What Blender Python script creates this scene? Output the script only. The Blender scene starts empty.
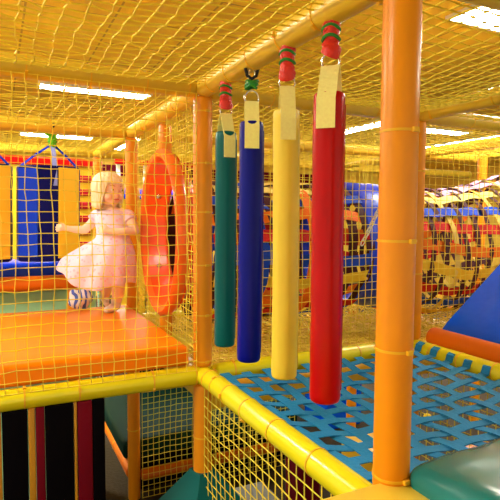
import bpy, bmesh, math, random
from mathutils import Vector, Matrix, Quaternion
random.seed(7)
PI = math.pi
COL = bpy.context.scene.collection
FLOOR = -1.25          # all heights below are measured from the deck tubes; everything is lifted at the end
H = 1.25               # height of the overhead tubes
R = 0.0415             # radius of a padded tube

# ------------------------------------------------------------------ materials
def nt(m):
    m.use_nodes = True
    n = m.node_tree
    return n, n.nodes['Principled BSDF']

def lin(r, g, b):
    f = lambda c: c/12.92 if c <= .04045 else ((c+.055)/1.055)**2.4
    return (f(r/255), f(g/255), f(b/255), 1)

def vinyl(name, rgb, rough=.32, bump=.06, scale=9, coat=.12, var=.06, spec=.3):
    m = bpy.data.materials.new(name)
    n, p = nt(m)
    p.inputs['Roughness'].default_value = rough
    p.inputs['Coat Weight'].default_value = coat
    p.inputs['Coat Roughness'].default_value = .18
    p.inputs['Specular IOR Level'].default_value = spec
    tc = n.nodes.new('ShaderNodeTexCoord')
    no = n.nodes.new('ShaderNodeTexNoise')
    no.inputs['Scale'].default_value = scale
    no.inputs['Detail'].default_value = 3
    n.links.new(tc.outputs['Object'], no.inputs['Vector'])
    mx = n.nodes.new('ShaderNodeMix'); mx.data_type = 'RGBA'
    c = lin(*rgb)
    mx.inputs['A'].default_value = tuple(v*(1-var) for v in c[:3])+(1,)
    mx.inputs['B'].default_value = tuple(min(1, v*(1+var)) for v in c[:3])+(1,)
    n.links.new(no.outputs['Fac'], mx.inputs['Factor'])
    n.links.new(mx.outputs['Result'], p.inputs['Base Color'])
    if bump:
        b = n.nodes.new('ShaderNodeBump'); b.inputs['Strength'].default_value = bump
        b.inputs['Distance'].default_value = .02
        n.links.new(no.outputs['Fac'], b.inputs['Height'])
        n.links.new(b.outputs['Normal'], p.inputs['Normal'])
    return m

def fabric(name, rgb, rough=.85, scale=180, bump=.15, var=.12):
    m = vinyl(name, rgb, rough, bump, scale, 0, var)
    return m

M = dict(
    orange=vinyl('orange_vinyl', (242, 148, 8), .42, .05, 7),
    deckorange=vinyl('deck_orange_vinyl', (255, 136, 0), .36, .03, 3, .05, .06, .2),
    darkorange=vinyl('deep_orange_vinyl', (232, 112, 10), .35, .05),
    yellow=vinyl('yellow_vinyl', (240, 222, 24), .25, .04, 6, .5),
    shadeyellow=vinyl('shaded_yellow_vinyl', (230, 188, 50), .42, .05, 6, .12),  # tube yellow made duller: shade on the undersides is in the colour
    tie=vinyl('cable_tie_plastic', (244, 184, 32), .45, 0),
    net=fabric('yellow_net_cord', (254, 220, 66), .7, 300, 0),
    netgold=fabric('gold_net_cord', (254, 216, 84), .7, 300, 0),
    teal=vinyl('teal_vinyl', (0, 96, 96), .34, .04, 9, 0, .06, .2),
    blue=vinyl('blue_vinyl', (0, 10, 140), .32, .03, 9, 0, .06, .2),
    bagyellow=vinyl('pale_yellow_vinyl', (246, 212, 66), .38, .04),
    red=vinyl('red_vinyl', (190, 2, 4), .28, .04, 8, .05, .06, .2),
    strapyel=fabric('yellow_webbing', (255, 238, 150), .75, 120, .12),
    redtape=vinyl('red_tape', (226, 52, 40), .35, .4, 60),
    greencord=vinyl('green_tape', (40, 140, 50), .4, .2, 60),
    steel=None, black=vinyl('black_rubber', (16, 14, 14), .5, 0),
    bluestrap=fabric('blue_webbing', (18, 130, 190), .65, 90, .25, .14),
    ring=vinyl('orange_plastic', (255, 116, 40), .3, 0, 4, .4),
    ringshade=vinyl('shaded_orange_plastic', (246, 84, 16), .3, 0, 4, .4),  # ring orange turned redder: shading inside the funnel is in the colour
    royal=vinyl('royal_blue_vinyl', (6, 92, 255), .24, .6, 5, .2, .06, .25),
    navy=vinyl('navy_vinyl', (4, 6, 104), .34, .03, 9, 0, .06, .15),
    bright=vinyl('bright_blue_vinyl', (8, 60, 232), .32, .03, 9, 0, .06, .2),
    amber=vinyl('amber_vinyl', (255, 208, 44), .35, .03),
    white=vinyl('white_vinyl', (236, 232, 222), .4, .03),
    lime=fabric('lime_cord', (110, 214, 50), .6, 80, .3),
    tunnel=vinyl('tunnel_blue_plastic', (20, 66, 240), .34, .03, 3, .25),
    greenmat=vinyl('green_teal_vinyl', (0, 116, 116), .24, .25, 4, .4),
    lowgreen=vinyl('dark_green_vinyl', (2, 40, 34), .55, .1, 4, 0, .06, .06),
    lightgreen=vinyl('pale_green_vinyl', (176, 234, 184), .4, .04, 6),
    mustard=vinyl('mustard_vinyl', (244, 192, 42), .45, .15, 5),
    maroon=vinyl('maroon_vinyl', (112, 4, 28), .6, .03, 9, 0, .06, .1),
    jet=vinyl('jet_black_vinyl', (6, 3, 8), .7, .02, 9, 0, .06, .05),
    brownyel=vinyl('ochre_vinyl', (196, 134, 24), .5, .03),
    skin=vinyl('skin', (255, 218, 190), .55, .02, 30, 0, .04),
    hair=None,
    dress=None,
    sock=fabric('white_sock', (248, 226, 216), .9, 90, .2),
    eye=vinyl('dark_eye', (50, 38, 34), .2, 0), lip=vinyl('lips', (214, 110, 100), .5, 0),
    brow=vinyl('brow', (206, 156, 96), .8, 0),
    grey=vinyl('grey_vinyl', (150, 150, 150), .5, .05),
)
M['crimson'] = vinyl('crimson_paint', (168, 0, 22), .5, .02, 9, 0)
def metal():
    m = bpy.data.materials.new('steel'); n, p = nt(m)
    p.inputs['Base Color'].default_value = (.72, .7, .66, 1); p.inputs['Metallic'].default_value = 1
    p.inputs['Roughness'].default_value = .25
    return m
M['steel'] = metal()
def hairmat():
    m = bpy.data.materials.new('blonde_hair'); n, p = nt(m)
    p.inputs['Roughness'].default_value = .5
    tc = n.nodes.new('ShaderNodeTexCoord'); mp = n.nodes.new('ShaderNodeMapping')
    mp.inputs['Scale'].default_value = (90, 90, 6)
    no = n.nodes.new('ShaderNodeTexNoise'); no.inputs['Scale'].default_value = 1; no.inputs['Detail'].default_value = 4
    cr = n.nodes.new('ShaderNodeValToRGB')
    cr.color_ramp.elements[0].position = .3; cr.color_ramp.elements[0].color = lin(236, 204, 136)
    cr.color_ramp.elements[1].position = .7; cr.color_ramp.elements[1].color = lin(255, 246, 216)
    b = n.nodes.new('ShaderNodeBump'); b.inputs['Strength'].default_value = .5; b.inputs['Distance'].default_value = .005
    L = n.links.new
    L(tc.outputs['Object'], mp.inputs['Vector']); L(mp.outputs['Vector'], no.inputs['Vector'])
    L(no.outputs['Fac'], cr.inputs['Fac']); L(cr.outputs['Color'], p.inputs['Base Color'])
    L(no.outputs['Fac'], b.inputs['Height']); L(b.outputs['Normal'], p.inputs['Normal'])
    return m
M['hair'] = hairmat()
def dressmat():
    m = bpy.data.materials.new('pink_cotton'); n, p = nt(m)
    p.inputs['Roughness'].default_value = .85
    tc = n.nodes.new('ShaderNodeTexCoord')
    vo = n.nodes.new('ShaderNodeTexVoronoi'); vo.inputs['Scale'].default_value = 38
    cr = n.nodes.new('ShaderNodeValToRGB')
    cr.color_ramp.elements[0].position = .22; cr.color_ramp.elements[0].color = lin(250, 196, 222)
    cr.color_ramp.elements[1].position = .34; cr.color_ramp.elements[1].color = lin(248, 224, 248)
    L = n.links.new
    L(tc.outputs['Object'], vo.inputs['Vector']); L(vo.outputs['Distance'], cr.inputs['Fac'])
    L(cr.outputs['Color'], p.inputs['Base Color'])
    return m
M['dress'] = dressmat()
def patternmat():
    m = bpy.data.materials.new('blue_white_print'); n, p = nt(m)
    p.inputs['Roughness'].default_value = .8
    tc = n.nodes.new('ShaderNodeTexCoord')
    no = n.nodes.new('ShaderNodeTexWave'); no.inputs['Scale'].default_value = 9
    no.inputs['Distortion'].default_value = 9; no.inputs['Detail'].default_value = 2
    cr = n.nodes.new('ShaderNodeValToRGB')
    cr.color_ramp.interpolation = 'CONSTANT'
    cr.color_ramp.elements[0].color = lin(86, 116, 226)
    cr.color_ramp.elements[1].position = .4; cr.color_ramp.elements[1].color = lin(244, 244, 250)
    L = n.links.new
    L(tc.outputs['Object'], no.inputs['Vector']); L(no.outputs['Fac'], cr.inputs['Fac'])
    L(cr.outputs['Color'], p.inputs['Base Color'])
    return m
M['print'] = patternmat()
def emit(name, rgb, s):
    m = bpy.data.materials.new(name); n, p = nt(m)
    p.inputs['Base Color'].default_value = (.9, .9, .9, 1)
    p.inputs['Emission Color'].default_value = rgb+(1,); p.inputs['Emission Strength'].default_value = s
    return m
M['lamp'] = emit('fluorescent_diffuser', (.98, .96, .80), 40)
def tilemat():
    m = bpy.data.materials.new('ceiling_tiles'); n, p = nt(m)
    p.inputs['Roughness'].default_value = .8
    tc = n.nodes.new('ShaderNodeTexCoord'); br = n.nodes.new('ShaderNodeTexBrick')
    br.offset = 0
    br.inputs['Scale'].default_value = 1; br.inputs['Brick Width'].default_value = .6; br.inputs['Row Height'].default_value = .6
    br.inputs['Mortar Size'].default_value = .008
    br.inputs['Color1'].default_value = lin(240, 198, 64); br.inputs['Color2'].default_value = lin(236, 192, 58)  # yellow cast of the hall light put into the tile colours
    br.inputs['Mortar'].default_value = lin(190, 150, 60)
    no = n.nodes.new('ShaderNodeTexNoise'); no.inputs['Scale'].default_value = 70
    b = n.nodes.new('ShaderNodeBump'); b.inputs['Strength'].default_value = .3; b.inputs['Distance'].default_value = .004
    L = n.links.new
    L(tc.outputs['Object'], br.inputs['Vector']); L(br.outputs['Color'], p.inputs['Base Color'])
    L(tc.outputs['Object'], no.inputs['Vector']); L(no.outputs['Fac'], b.inputs['Height']); L(b.outputs['Normal'], p.inputs['Normal'])
    return m
M['tiles'] = tilemat()
M['carpet'] = fabric('floor_carpet', (62, 50, 34), .95, 40, .3, .3)
M['wallpaint'] = vinyl('yellow_wall_paint', (246, 204, 84), .8, .02, 3, 0)
M['walldark'] = vinyl('skirting_paint', (120, 90, 40), .7, .02, 3, 0)

# ------------------------------------------------------------------ mesh building
class MB:
    def __init__(s): s.v = []; s.f = []; s.m = []
    def add(s, vs, fs, mi=0):
        o = len(s.v); s.v += [tuple(v) for v in vs]
        s.f += [tuple(i+o for i in f) for f in fs]; s.m += [mi]*len(fs)
        return s
    def rings(s, rings, closed=False, cap=True, mi=0):
        n = len(rings[0]); vs = [p for r in rings for p in r]; fs = []
        k = len(rings)
        for i in range(k if closed else k-1):
            a = i*n; b = ((i+1) % k)*n
            for j in range(n):
                j2 = (j+1) % n
                fs.append((a+j, a+j2, b+j2, b+j))
        if cap and not closed:
            fs.append(tuple(range(n-1, -1, -1))); fs.append(tuple((k-1)*n+j for j in range(n)))
        return s.add(vs, fs, mi)
    def path(s, pts, r, n=8, closed=False, cap=True, mi=0):
        pts = [Vector(p) for p in pts]; k = len(pts)
        rr = r if isinstance(r, (list, tuple)) else [r]*k
        rings = []; up = None
        for i, p in enumerate(pts):
            a = pts[i-1] if (i or closed) else p; b = pts[(i+1) % k] if (i < k-1 or closed) else p
            t = (b-a).normalized()
            if up is None: up = t.orthogonal().normalized()
            up = (up-t*up.dot(t)).normalized(); sd = t.cross(up)
            rings.append([p+(up*math.cos(2*PI*j/n)+sd*math.sin(2*PI*j/n))*rr[i] for j in range(n)])
        return s.rings(rings, closed, cap, mi)
    def tube(s, a, b, r, n=20, bev=0.0, mi=0):
        a = Vector(a); b = Vector(b); d = (b-a).normalized()
        if not bev: return s.path([a, b], r, n, mi=mi)
        return s.path([a, a+d*bev*.3, a+d*bev, b-d*bev, b-d*bev*.3, b], [r-bev, r-bev*.3, r, r, r-bev*.3, r-bev], n, mi=mi)
    def ribbon(s, pts, nrm, w, t, mi=0):
        pts = [Vector(p) for p in pts]; k = len(pts); rings = []
        for i, p in enumerate(pts):
            tg = (pts[min(i+1, k-1)]-pts[max(i-1, 0)]).normalized()
            nn = Vector(nrm[i]) if isinstance(nrm, list) else Vector(nrm)
            sd = tg.cross(nn).normalized(); nn = sd.cross(tg).normalized()
            rings.append([p+sd*w/2+nn*t/2, p-sd*w/2+nn*t/2, p-sd*w/2-nn*t/2, p+sd*w/2-nn*t/2])
        return s.rings(rings, mi=mi)
    def box(s, x0, x1, y0, y1, z0, z1, mi=0):
        vs = [(x, y, z) for z in (z0, z1) for y in (y0, y1) for x in (x0, x1)]
        return s.add(vs, [(0, 2, 3, 1), (4, 5, 7, 6), (0, 1, 5, 4), (2, 6, 7, 3), (0, 4, 6, 2), (1, 3, 7, 5)], mi)
    def rbox(s, x0, x1, y0, y1, z0, z1, r, cuts=6, puff=0, seed=0, crease=0):
        bm = bmesh.new(); bmesh.ops.create_cube(bm, size=2)
        bmesh.ops.subdivide_edges(bm, edges=bm.edges[:], cuts=cuts, use_grid_fill=True)
        hx, hy, hz = (x1-x0)/2, (y1-y0)/2, (z1-z0)/2; c = Vector(((x0+x1)/2, (y0+y1)/2, (z0+z1)/2))
        rnd = random.Random(seed); ph = [rnd.uniform(0, 6) for _ in range(6)]
        def ease(u, h):           # push grid lines towards the edges so the rounding is smooth
            e = max(0, 1-r/h)
            a = abs(u)
            lim = 1-2.0*2/(cuts+1)
            v = (a/lim*e) if a <= lim and lim > 0 else e+(a-lim)/(1-lim)*(1-e)
            return math.copysign(v, u)
        vs = []
        for v in bm.verts:
            u = v.co; p = Vector((ease(u.x, hx)*hx, ease(u.y, hy)*hy, ease(u.z, hz)*hz))
            q = Vector((max(-hx+r, min(hx-r, p.x)), max(-hy+r, min(hy-r, p.y)), max(-hz+r, min(hz-r, p.z))))
            d = p-q
            if d.length > 1e-9:
                d = d/max(abs(d.x), abs(d.y), abs(d.z))*max(abs(d.x), abs(d.y), abs(d.z))
                m_ = max(abs(d.x), abs(d.y), abs(d.z)); p = q+d.normalized()*m_
            if puff and u.z > .2:
                sx = 1-u.x*u.x; sy = 1-u.y*u.y
                p.z += puff*(max(0, sx*sy))**.5
                if crease:
                    p.z += crease*(math.sin(p.x*31+ph[0]+2*math.sin(p.y*13+ph[1]))+math.sin(p.y*27+p.x*9+ph[2]))*max(0, sx*sy)**.3
            vs.append(c+p)
        fs = [tuple(v.index for v in f.verts) for f in bm.faces]
        bm.free()
        return s.add(vs, fs)
    def lathe(s, prof, c=(0, 0, 0), axis='z', n=32, closed=False, mi=0, sy=1):
        rings = []
        for r, h in prof:
            ring = []
            for j in range(n):
                a = 2*PI*j/n; x, y = r*math.cos(a), r*math.sin(a)
                p = (x, y, h) if axis == 'z' else ((h, x*sy, y) if axis == 'x' else (y, h, x))
                ring.append(Vector(p)+Vector(c))
            rings.append(ring)
        return s.rings(rings, closed, not closed, mi)
    def ball(s, c, r, n=16, k=10, sc=(1, 1, 1), mi=0):
        rings = []
        for i in range(1, k):
            t = PI*i/k
            rings.append([(c[0]+r*sc[0]*math.sin(t)*math.cos(2*PI*j/n), c[1]+r*sc[1]*math.sin(t)*math.sin(2*PI*j/n), c[2]-r*sc[2]*math.cos(t)) for j in range(n)])
        return s.rings(rings, mi=mi)

def link(o, parent=None):
    COL.objects.link(o)
    if parent is not None: o.parent = parent
    return o

def obj(name, mb, mats, parent=None, smooth=True, ang=40, loc=None):
    me = bpy.data.meshes.new(name)
    off = Vector((0, 0, 0))
    if parent is not None and parent.get('_abs') is not None:
        off = Vector(parent['_abs'])
    if loc is not None: off = Vector(loc)
    me.from_pydata([tuple(Vector(v)-off) for v in mb.v], [], mb.f)
    for m in (mats if isinstance(mats, (list, tuple)) else [mats]): me.materials.append(m)
    me.polygons.foreach_set('material_index', mb.m)
    bm = bmesh.new(); bm.from_mesh(me); bmesh.ops.recalc_face_normals(bm, faces=bm.faces[:]); bm.to_mesh(me); bm.free()
    if smooth:
        me.polygons.foreach_set('use_smooth', [True]*len(me.polygons))
        me.set_sharp_from_angle(angle=math.radians(ang))
    me.update()
    o = bpy.data.objects.new(name, me)
    if parent is None and loc is not None: o.location = off
    link(o, parent)
    if parent is not None: o['_abs'] = list(off)      # parent inverse stays identity: sub-parts use the same base
    return o

def sub(name, mb, mats, part, **k):       # a sub-part, built in the same frame as its part
    return obj(name, mb, mats, part, **k)

def thing(name, label, cat, loc, group=None):
    o = bpy.data.objects.new(name, None); o.empty_display_size = .05
    o.location = loc; o['_abs'] = list(loc)
    o['label'] = label; o['category'] = cat
    if group: o['group'] = group
    return link(o)

def tag(o, label, cat, group=None, kind=None):
    o['label'] = label; o['category'] = cat
    if group: o['group'] = group
    if kind: o['kind'] = kind
    return o

def structure(name, mb, mat, label=None, **k):
    o = obj(name, mb, mat, **k); o['kind'] = 'structure'
    if label: o['label'] = label
    return o

# ------------------------------------------------------------------ the hall
CE = 2.15
structure('floor', MB().box(-6, 11.2, -6, 10.2, FLOOR-.1, FLOOR), M['carpet'], smooth=False)
structure('ceiling', MB().box(-6, 11.2, -6, 10.2, CE, CE+.1), M['tiles'], smooth=False)
structure('wall_back', MB().box(-6, 11.2, 10, 10.2, FLOOR, CE), M['wallpaint'], smooth=False)
structure('wall_right', MB().box(11, 11.2, -6, 10, FLOOR, CE), M['wallpaint'], smooth=False)
structure('baseboard_back', MB().box(-6, 11, 9.97, 10, FLOOR, FLOOR+.12), M['walldark'], smooth=False)
# red frieze along the far wall
mb = MB().box(-4, 8, 9.93, 10, 1.62, 1.86)
structure('trim_1', mb, M['maroon'], smooth=False)

lights = [  # x, y, length along x, length along y, words
    (.25, 4.10, 1.2, .24, 'beyond the near overhead tubes'),
    (.2, 7.85, 1.2, .4, 'at the far end above the child'),
    (1.29, 5.0, .22, 2.2, 'running away beside the orange ring'),
    (1.55, 8.1, .14, 2.4, 'farthest one running away toward the back wall'),
    (4.45, 4.5, .3, 1.5, 'behind the red bag'),
    (5.75, 4.3, 1.2, .3, 'just past the tall post in the distance'),
    (7.2, 5.0, .5, 2.4, 'above the far end of the woven tunnel'),
    (2.75, .5, 1.2, .35, 'close above the blue ramp'),
    (-1.8, 2.0, .6, 1.2, 'added out of view to brighten the deck side'),  # unseen panel, added to brighten the child's deck
    (-2.6, -.4, .6, 1.2, 'beside the deck, nearest of those outside the frame'),
    (-1.9, 3.6, 1.2, .6, 'added out of view to brighten behind the block bags'),  # also unseen, added for more light behind the child
    (4.2, -1.6, 1.2, .6, 'overhead outside beyond the ramp'),
    (-3.2, 5.2, 1.2, .6, 'added out of view to brighten the far left'),  # unseen too, added to lift the far left
]
for x, y, lx, ly, w in lights:
    t = thing('ceiling_light', 'white fluorescent ceiling light panel '+w, 'light', (x, y, CE), 'fluorescent ceiling lights')
    f = MB(); b = .025
    f.box(x-lx/2-b, x+lx/2+b, y-ly/2-b, y-ly/2, CE-.03, CE); f.box(x-lx/2-b, x+lx/2+b, y+ly/2, y+ly/2+b, CE-.03, CE)
    f.box(x-lx/2-b, x-lx/2, y-ly/2, y+ly/2, CE-.03, CE); f.box(x+lx/2, x+lx/2+b, y-ly/2, y+ly/2, CE-.03, CE)
    obj('frame', f, M['white'], t, smooth=False)
    obj('diffuser', MB().box(x-lx/2, x+lx/2, y-ly/2, y+ly/2, CE-.022, CE-.004), M['lamp'], t, smooth=False)

# ------------------------------------------------------------------ padded tubes of the frame
def tie(part, c, d, r=R, mat='tie', head=True, roll=0.0):
    d = Vector(d).normalized(); a = d.orthogonal().normalized()
    if abs(d.z) > .9: a = Vector((-.44, -.9, 0)).normalized()
    e = d.cross(a); c = Vector(c); m = MB(); rings = []
    n = 24
    for j in range(n):
        w = 2*PI*j/n; o = a*math.cos(w)+e*math.sin(w)
        rings.append([c+o*(r+.0022)+d*.0028, c+o*(r+.0022)-d*.0028, c+o*(r-.002)-d*.0028, c+o*(r-.002)+d*.0028])
    m.rings(rings, closed=True)
    if head:
        o = (a*math.cos(roll)+e*math.sin(roll)); sd = d.cross(o)
        q = c+o*(r+.004)
        vs = [q+o*x*.004+sd*y*.008+d*z*.005 for z in (-1, 1) for y in (-1, 1) for x in (-1, 1)]
        m.add(vs, [(0, 2, 3, 1), (4, 5, 7, 6), (0, 1, 5, 4), (2, 6, 7, 3), (0, 4, 6, 2), (1, 3, 7, 5)])
    obj('cable_tie', m, M[mat], part)

def sleeve_mesh(a, b, r, n=24, joints=()):
    a = Vector(a); b = Vector(b); L = (b-a).length; d = (b-a)/L
    st = [(0, r*.35), (.004, r*.75), (.014, r*.97), (.026, r)]
    st += [(s, rr) for j in joints for s, rr in ((j-.012, r), (j-.004, r*.985), (j, r*.955), (j+.004, r*.985), (j+.012, r))]
    st += [(L-.026, r), (L-.014, r*.97), (L-.004, r*.75), (L, r*.35)]
    return MB().path([a+d*s for s, _ in st], [q for _, q in st], n)

def beam(a, b, mat, label, name='padded_tube', cat='padded tube', ties=(), group='padded frame tubes', r=R, joints=None, tmat='tie'):
    t = thing(name, label, cat, a, group)
    a = Vector(a); b = Vector(b); d = (b-a).normalized(); L = (b-a).length
    if joints is None: joints = [L*.5] if L > 1 else []
    obj('foam_sleeve', sleeve_mesh(a, b, r, joints=joints), M[mat], t)
    for k, s in enumerate(ties): tie(t, a+d*s, d, r, tmat, True, 1.0+k)
    return t

def post(x, y, spans, label, ties=(), mat='orange', r=R, heads=None):
    t = thing('padded_post', label, 'padded post', (x, y, FLOOR), 'padded orange posts')
    for z0, z1 in spans:
        obj('foam_sleeve', sleeve_mesh((x, y, z0), (x, y, z1), r), M[mat], t)
    obj('steel_pole', MB().tube((x, y, FLOOR), (x, y, max(s[1] for s in spans)+.01), .02, 12), M['steel'], t)
    for k, z in enumerate(ties): tie(t, (x, y, z), (0, 0, 1), r, 'tie', True, .55)
    return t

X1, Y1, YN = 1.228, 1.32, -1.235
up = (.036, H-.03); lo = (FLOOR, -.036)
post(0, 0, [up, lo], 'orange post at the corner between the netted deck and the hanging bags', [.065, .27, .49, .72, .93, 1.15, -.28])
post(-.006, YN, [(.03, H-.03), lo], 'thick tall orange post in front of the blue strap net', [.112, .405, .65, .89])
post(X1, 0, [up, lo], 'slim orange post just behind the thick tall post', [.95, .4])
post(0, Y1, [up, lo], 'pale orange post right behind the child beside the ring', [-.35, -.75, .9])
post(0, 2.6, [up], 'far orange post seen just behind the child head', [.9])
post(3.27, 1.3, [(FLOOR, H+.04)], 'orange post end poking up behind the woven tunnel', [], r=.044)
post(-.36, 1.47, [(FLOOR, .215)], 'short orange post under the end of the orange kerb behind the deck', [])
post(1.86, 1.36, [(FLOOR, .02)], 'short orange stub post under the blue tunnel section', [])

B = beam
# overhead tubes
B((0, YN-1.2, H), (0, 0, H), 'shadeyellow', 'overhead yellow tube that the four long bags hang from', ties=[.55, 1.3, 1.52, 1.72, 1.93, 2.12, 2.3], joints=[])
B((0, .03, H), (0, Y1, H), 'shadeyellow', 'overhead yellow tube running away above the orange ring', ties=[.3, .6, .9], joints=[])
B((-2.4, 0, H), (-.03, 0, H), 'shadeyellow', 'overhead yellow tube across the front of the netted deck', ties=[1.2, 1.42, 1.7, 1.93, 2.15, 2.33], joints=[])
B((.03, 0, H), (X1, 0, H), 'shadeyellow', 'overhead yellow tube behind the hanging bags', ties=[.3, .6, .9], joints=[])
B((X1+.03, 0, H), (2*X1+.4, 0, H), 'shadeyellow', 'overhead yellow tube continuing past the slim post', ties=[.35, .7], joints=[])
B((X1, YN-.6, H), (X1, 0, H), 'shadeyellow', 'overhead yellow tube slanting from the slim post over the blue ramp', ties=[.9, 1.35, 1.72], joints=[])
B((.03, YN, H), (X1, YN, H), 'shadeyellow', 'overhead yellow tube in the top corner past the thick post', ties=[.6], joints=[])
B((-2.4, Y1, H), (-.03, Y1, H), 'shadeyellow', 'overhead yellow tube that the colourful block bags hang from', ties=[.7, 1.4, 1.9], joints=[])
B((.03, Y1, H), (3.2, Y1, H), 'shadeyellow', 'overhead yellow tube beyond the woven tunnel', ties=[.7, 1.4, 2.1], joints=[])
B((0, Y1+.03, H), (0, 2.6, H), 'shadeyellow', 'overhead yellow tube running away beyond the child', ties=[.5], joints=[])
B((-2.4, 2.6, H), (-.03, 2.6, H), 'shadeyellow', 'far overhead yellow tube across behind the block bags', ties=[1.2], joints=[])
B((.03, 2.6, H), (4.6, 2.6, H), 'shadeyellow', 'far overhead yellow tube across the middle bays', ties=[1.2, 2.4], joints=[])
B((X1, Y1+.03, H), (X1, 2.57, H), 'shadeyellow', 'short far overhead yellow tube seen above the yellow bag', ties=[], joints=[])
B((2*X1, .04, H), (2*X1, 2.57, H), 'shadeyellow', 'far overhead yellow tube running away past the slim post', ties=[], joints=[])
# deck tubes
B((-2.4, 0, 0), (0, 0, 0), 'yellow', 'glossy yellow deck tube along the front of the orange deck', ties=[1.67, 1.87, 2.17, 2.36], joints=[1.24])
B((0, YN, 0), (0, .0, 0), 'yellow', 'glossy yellow deck tube slanting beside the blue strap net', ties=[.31, .55, .76, .93, 1.05, 1.14], joints=[])
B((.045, 0, 0), (X1, 0, 0), 'yellow', 'glossy yellow deck tube along the far edge of the strap net', ties=[.1, .3, .55, .8], joints=[])
B((X1, YN, 0), (X1, .02, 0), 'yellow', 'glossy yellow deck tube between strap net and orange kerb pad', ties=[.45, .7, .9, 1.08], joints=[])
B((.05, Y1, 0), (X1*2, Y1, 0), 'yellow', 'yellow deck tube behind the slack netted floor', ties=[.2, .5, .8], joints=[])
# lower tubes
B((.045, Y1, -1.085), (X1+.1, Y1, -1.085), 'darkorange', 'low orange tube in front of the dark green mat', ties=[.3, .8], joints=[])
B((0, Y1+.045, -1.085), (0, 2.6, -1.085), 'darkorange', 'low orange tube running away under the green mat edge', ties=[.5], joints=[])
B((.60, 2.6, -.90), (1.3, 2.6, -1.16), 'darkorange', 'sloping orange tube far behind the dark green mat', ties=[], joints=[])

# ------------------------------------------------------------------ nets
def net(name, o, u, v, nu, nv, label, mat='net', rad=.0021, wob=.004, sag=None, seed=1, knots=True, group='yellow safety nets', hole=None):
    rnd = random.Random(seed); o = Vector(o); u = Vector(u); v = Vector(v); nrm = u.cross(v).normalized()
    uu, vv = u.normalized(), v.normalized()
    ph = [rnd.uniform(0, 6.28) for _ in range(8)]
    P = []
    for i in range(nu+1):
        row = []
        for j in range(nv+1):
            s, t = i/nu, j/nv; e = min(1, 8*min(s, 1-s))*min(1, 8*min(t, 1-t))
            w1 = math.sin(7*s+ph[0]+2*t)+math.sin(11*t+ph[1]); w2 = math.sin(9*t+ph[2]+3*s)+math.sin(8*s+ph[3])
            p = o+u*s+v*t+uu*(wob*e*(w1+rnd.gauss(0, .45)))+vv*(wob*e*(w2+rnd.gauss(0, .45)))+nrm*(wob*1.5*e*(math.sin(5*s+ph[4])+math.sin(6*t+ph[5])+rnd.gauss(0, .4)))
            if sag: p = p+Vector(sag)*(16*s*(1-s)*t*(1-t))
            row.append(p)
        P.append(row)
    m = MB()
    def strand(Q):
        run = []
        for p in Q+[None]:
            if p is None or (hole and hole(p)):
                if len(run) > 1: m.path(run, rad, 4, cap=False)
                run = []
            else: run.append(p)
    for i in range(nu+1): strand(P[i])
    for j in range(nv+1): strand([P[i][j] for i in range(nu+1)])
    if knots:
        k = rad*2.1
        for row in P:
            for p in row:
                if hole and hole(p): continue
                m.add([p+Vector(d)*k for d in ((1, 0, 0), (-1, 0, 0), (0, 1, 0), (0, -1, 0), (0, 0, 1), (0, 0, -1))],
                      [(0, 2, 4), (2, 1, 4), (1, 3, 4), (3, 0, 4), (2, 0, 5), (1, 2, 5), (3, 1, 5), (0, 3, 5)])
    me = bpy.data.meshes.new(name); me.from_pydata([tuple(Vector(q)-o) for q in m.v], [], m.f); me.materials.append(M[mat])
    me.polygons.foreach_set('use_smooth', [True]*len(me.polygons))
    ob = bpy.data.objects.new(name, me); ob.location = o; link(ob)
    return tag(ob, label, 'net', group)

r_ = R
# upright nets
net('safety_net', (-1.24, -.03, .03), (1.2, 0, 0), (0, 0, 1.19), 27, 28, 'upright yellow net in front of the child and orange deck', seed=3, wob=.0045)
net('safety_net', (.045, .01, .03), (1.15, 0, 0), (0, 0, 1.19), 27, 28, 'upright yellow net behind the four hanging bags', seed=5, wob=.0025, rad=.0018)
net('safety_net', (1.285, .01, .12), (1.1, 0, 0), (0, 0, 1.1), 26, 26, 'upright yellow net in front of the woven tunnel past the slim post', seed=6, wob=.0025, rad=.0018)
net('safety_net', (.025, .05, .03), (0, 1.22, 0), (0, 0, 1.19), 28, 28, 'upright yellow net edge-on around the orange ring', seed=8, wob=.004, hole=lambda p: ((p.y-.665)/.385)**2+((p.z-.61)/.49)**2 < 1)
net('safety_net', (.05, 1.325, .03), (2.4, 0, 0), (0, 0, 1.19), 54, 28, 'distant upright net behind the woven tunnel', seed=9, wob=.003)
net('safety_net', (-1.8, 1.95, .1), (1.75, 0, 0), (0, 0, 1.1), 40, 26, 'distant upright net behind the block bags', seed=19, wob=.003)
net('safety_net', (-.01, -.05, -.04), (0, -1.14, 0), (0, 0, -1.1), 25, 25, 'upright yellow net below the slanting yellow deck tube', seed=10, wob=.003)
net('safety_net', (.045, Y1-.055, -.04), (1.2, 0, 0), (0, 0, -1.18), 30, 29, 'upright yellow net in front of the dark green mat', seed=11, wob=.003)
net('safety_net', (X1-.02, -.05, -.06), (0, -1.1, 0), (0, 0, -1.1), 24, 24, 'upright yellow net under the far side of the strap net', seed=12, wob=.003)
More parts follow.
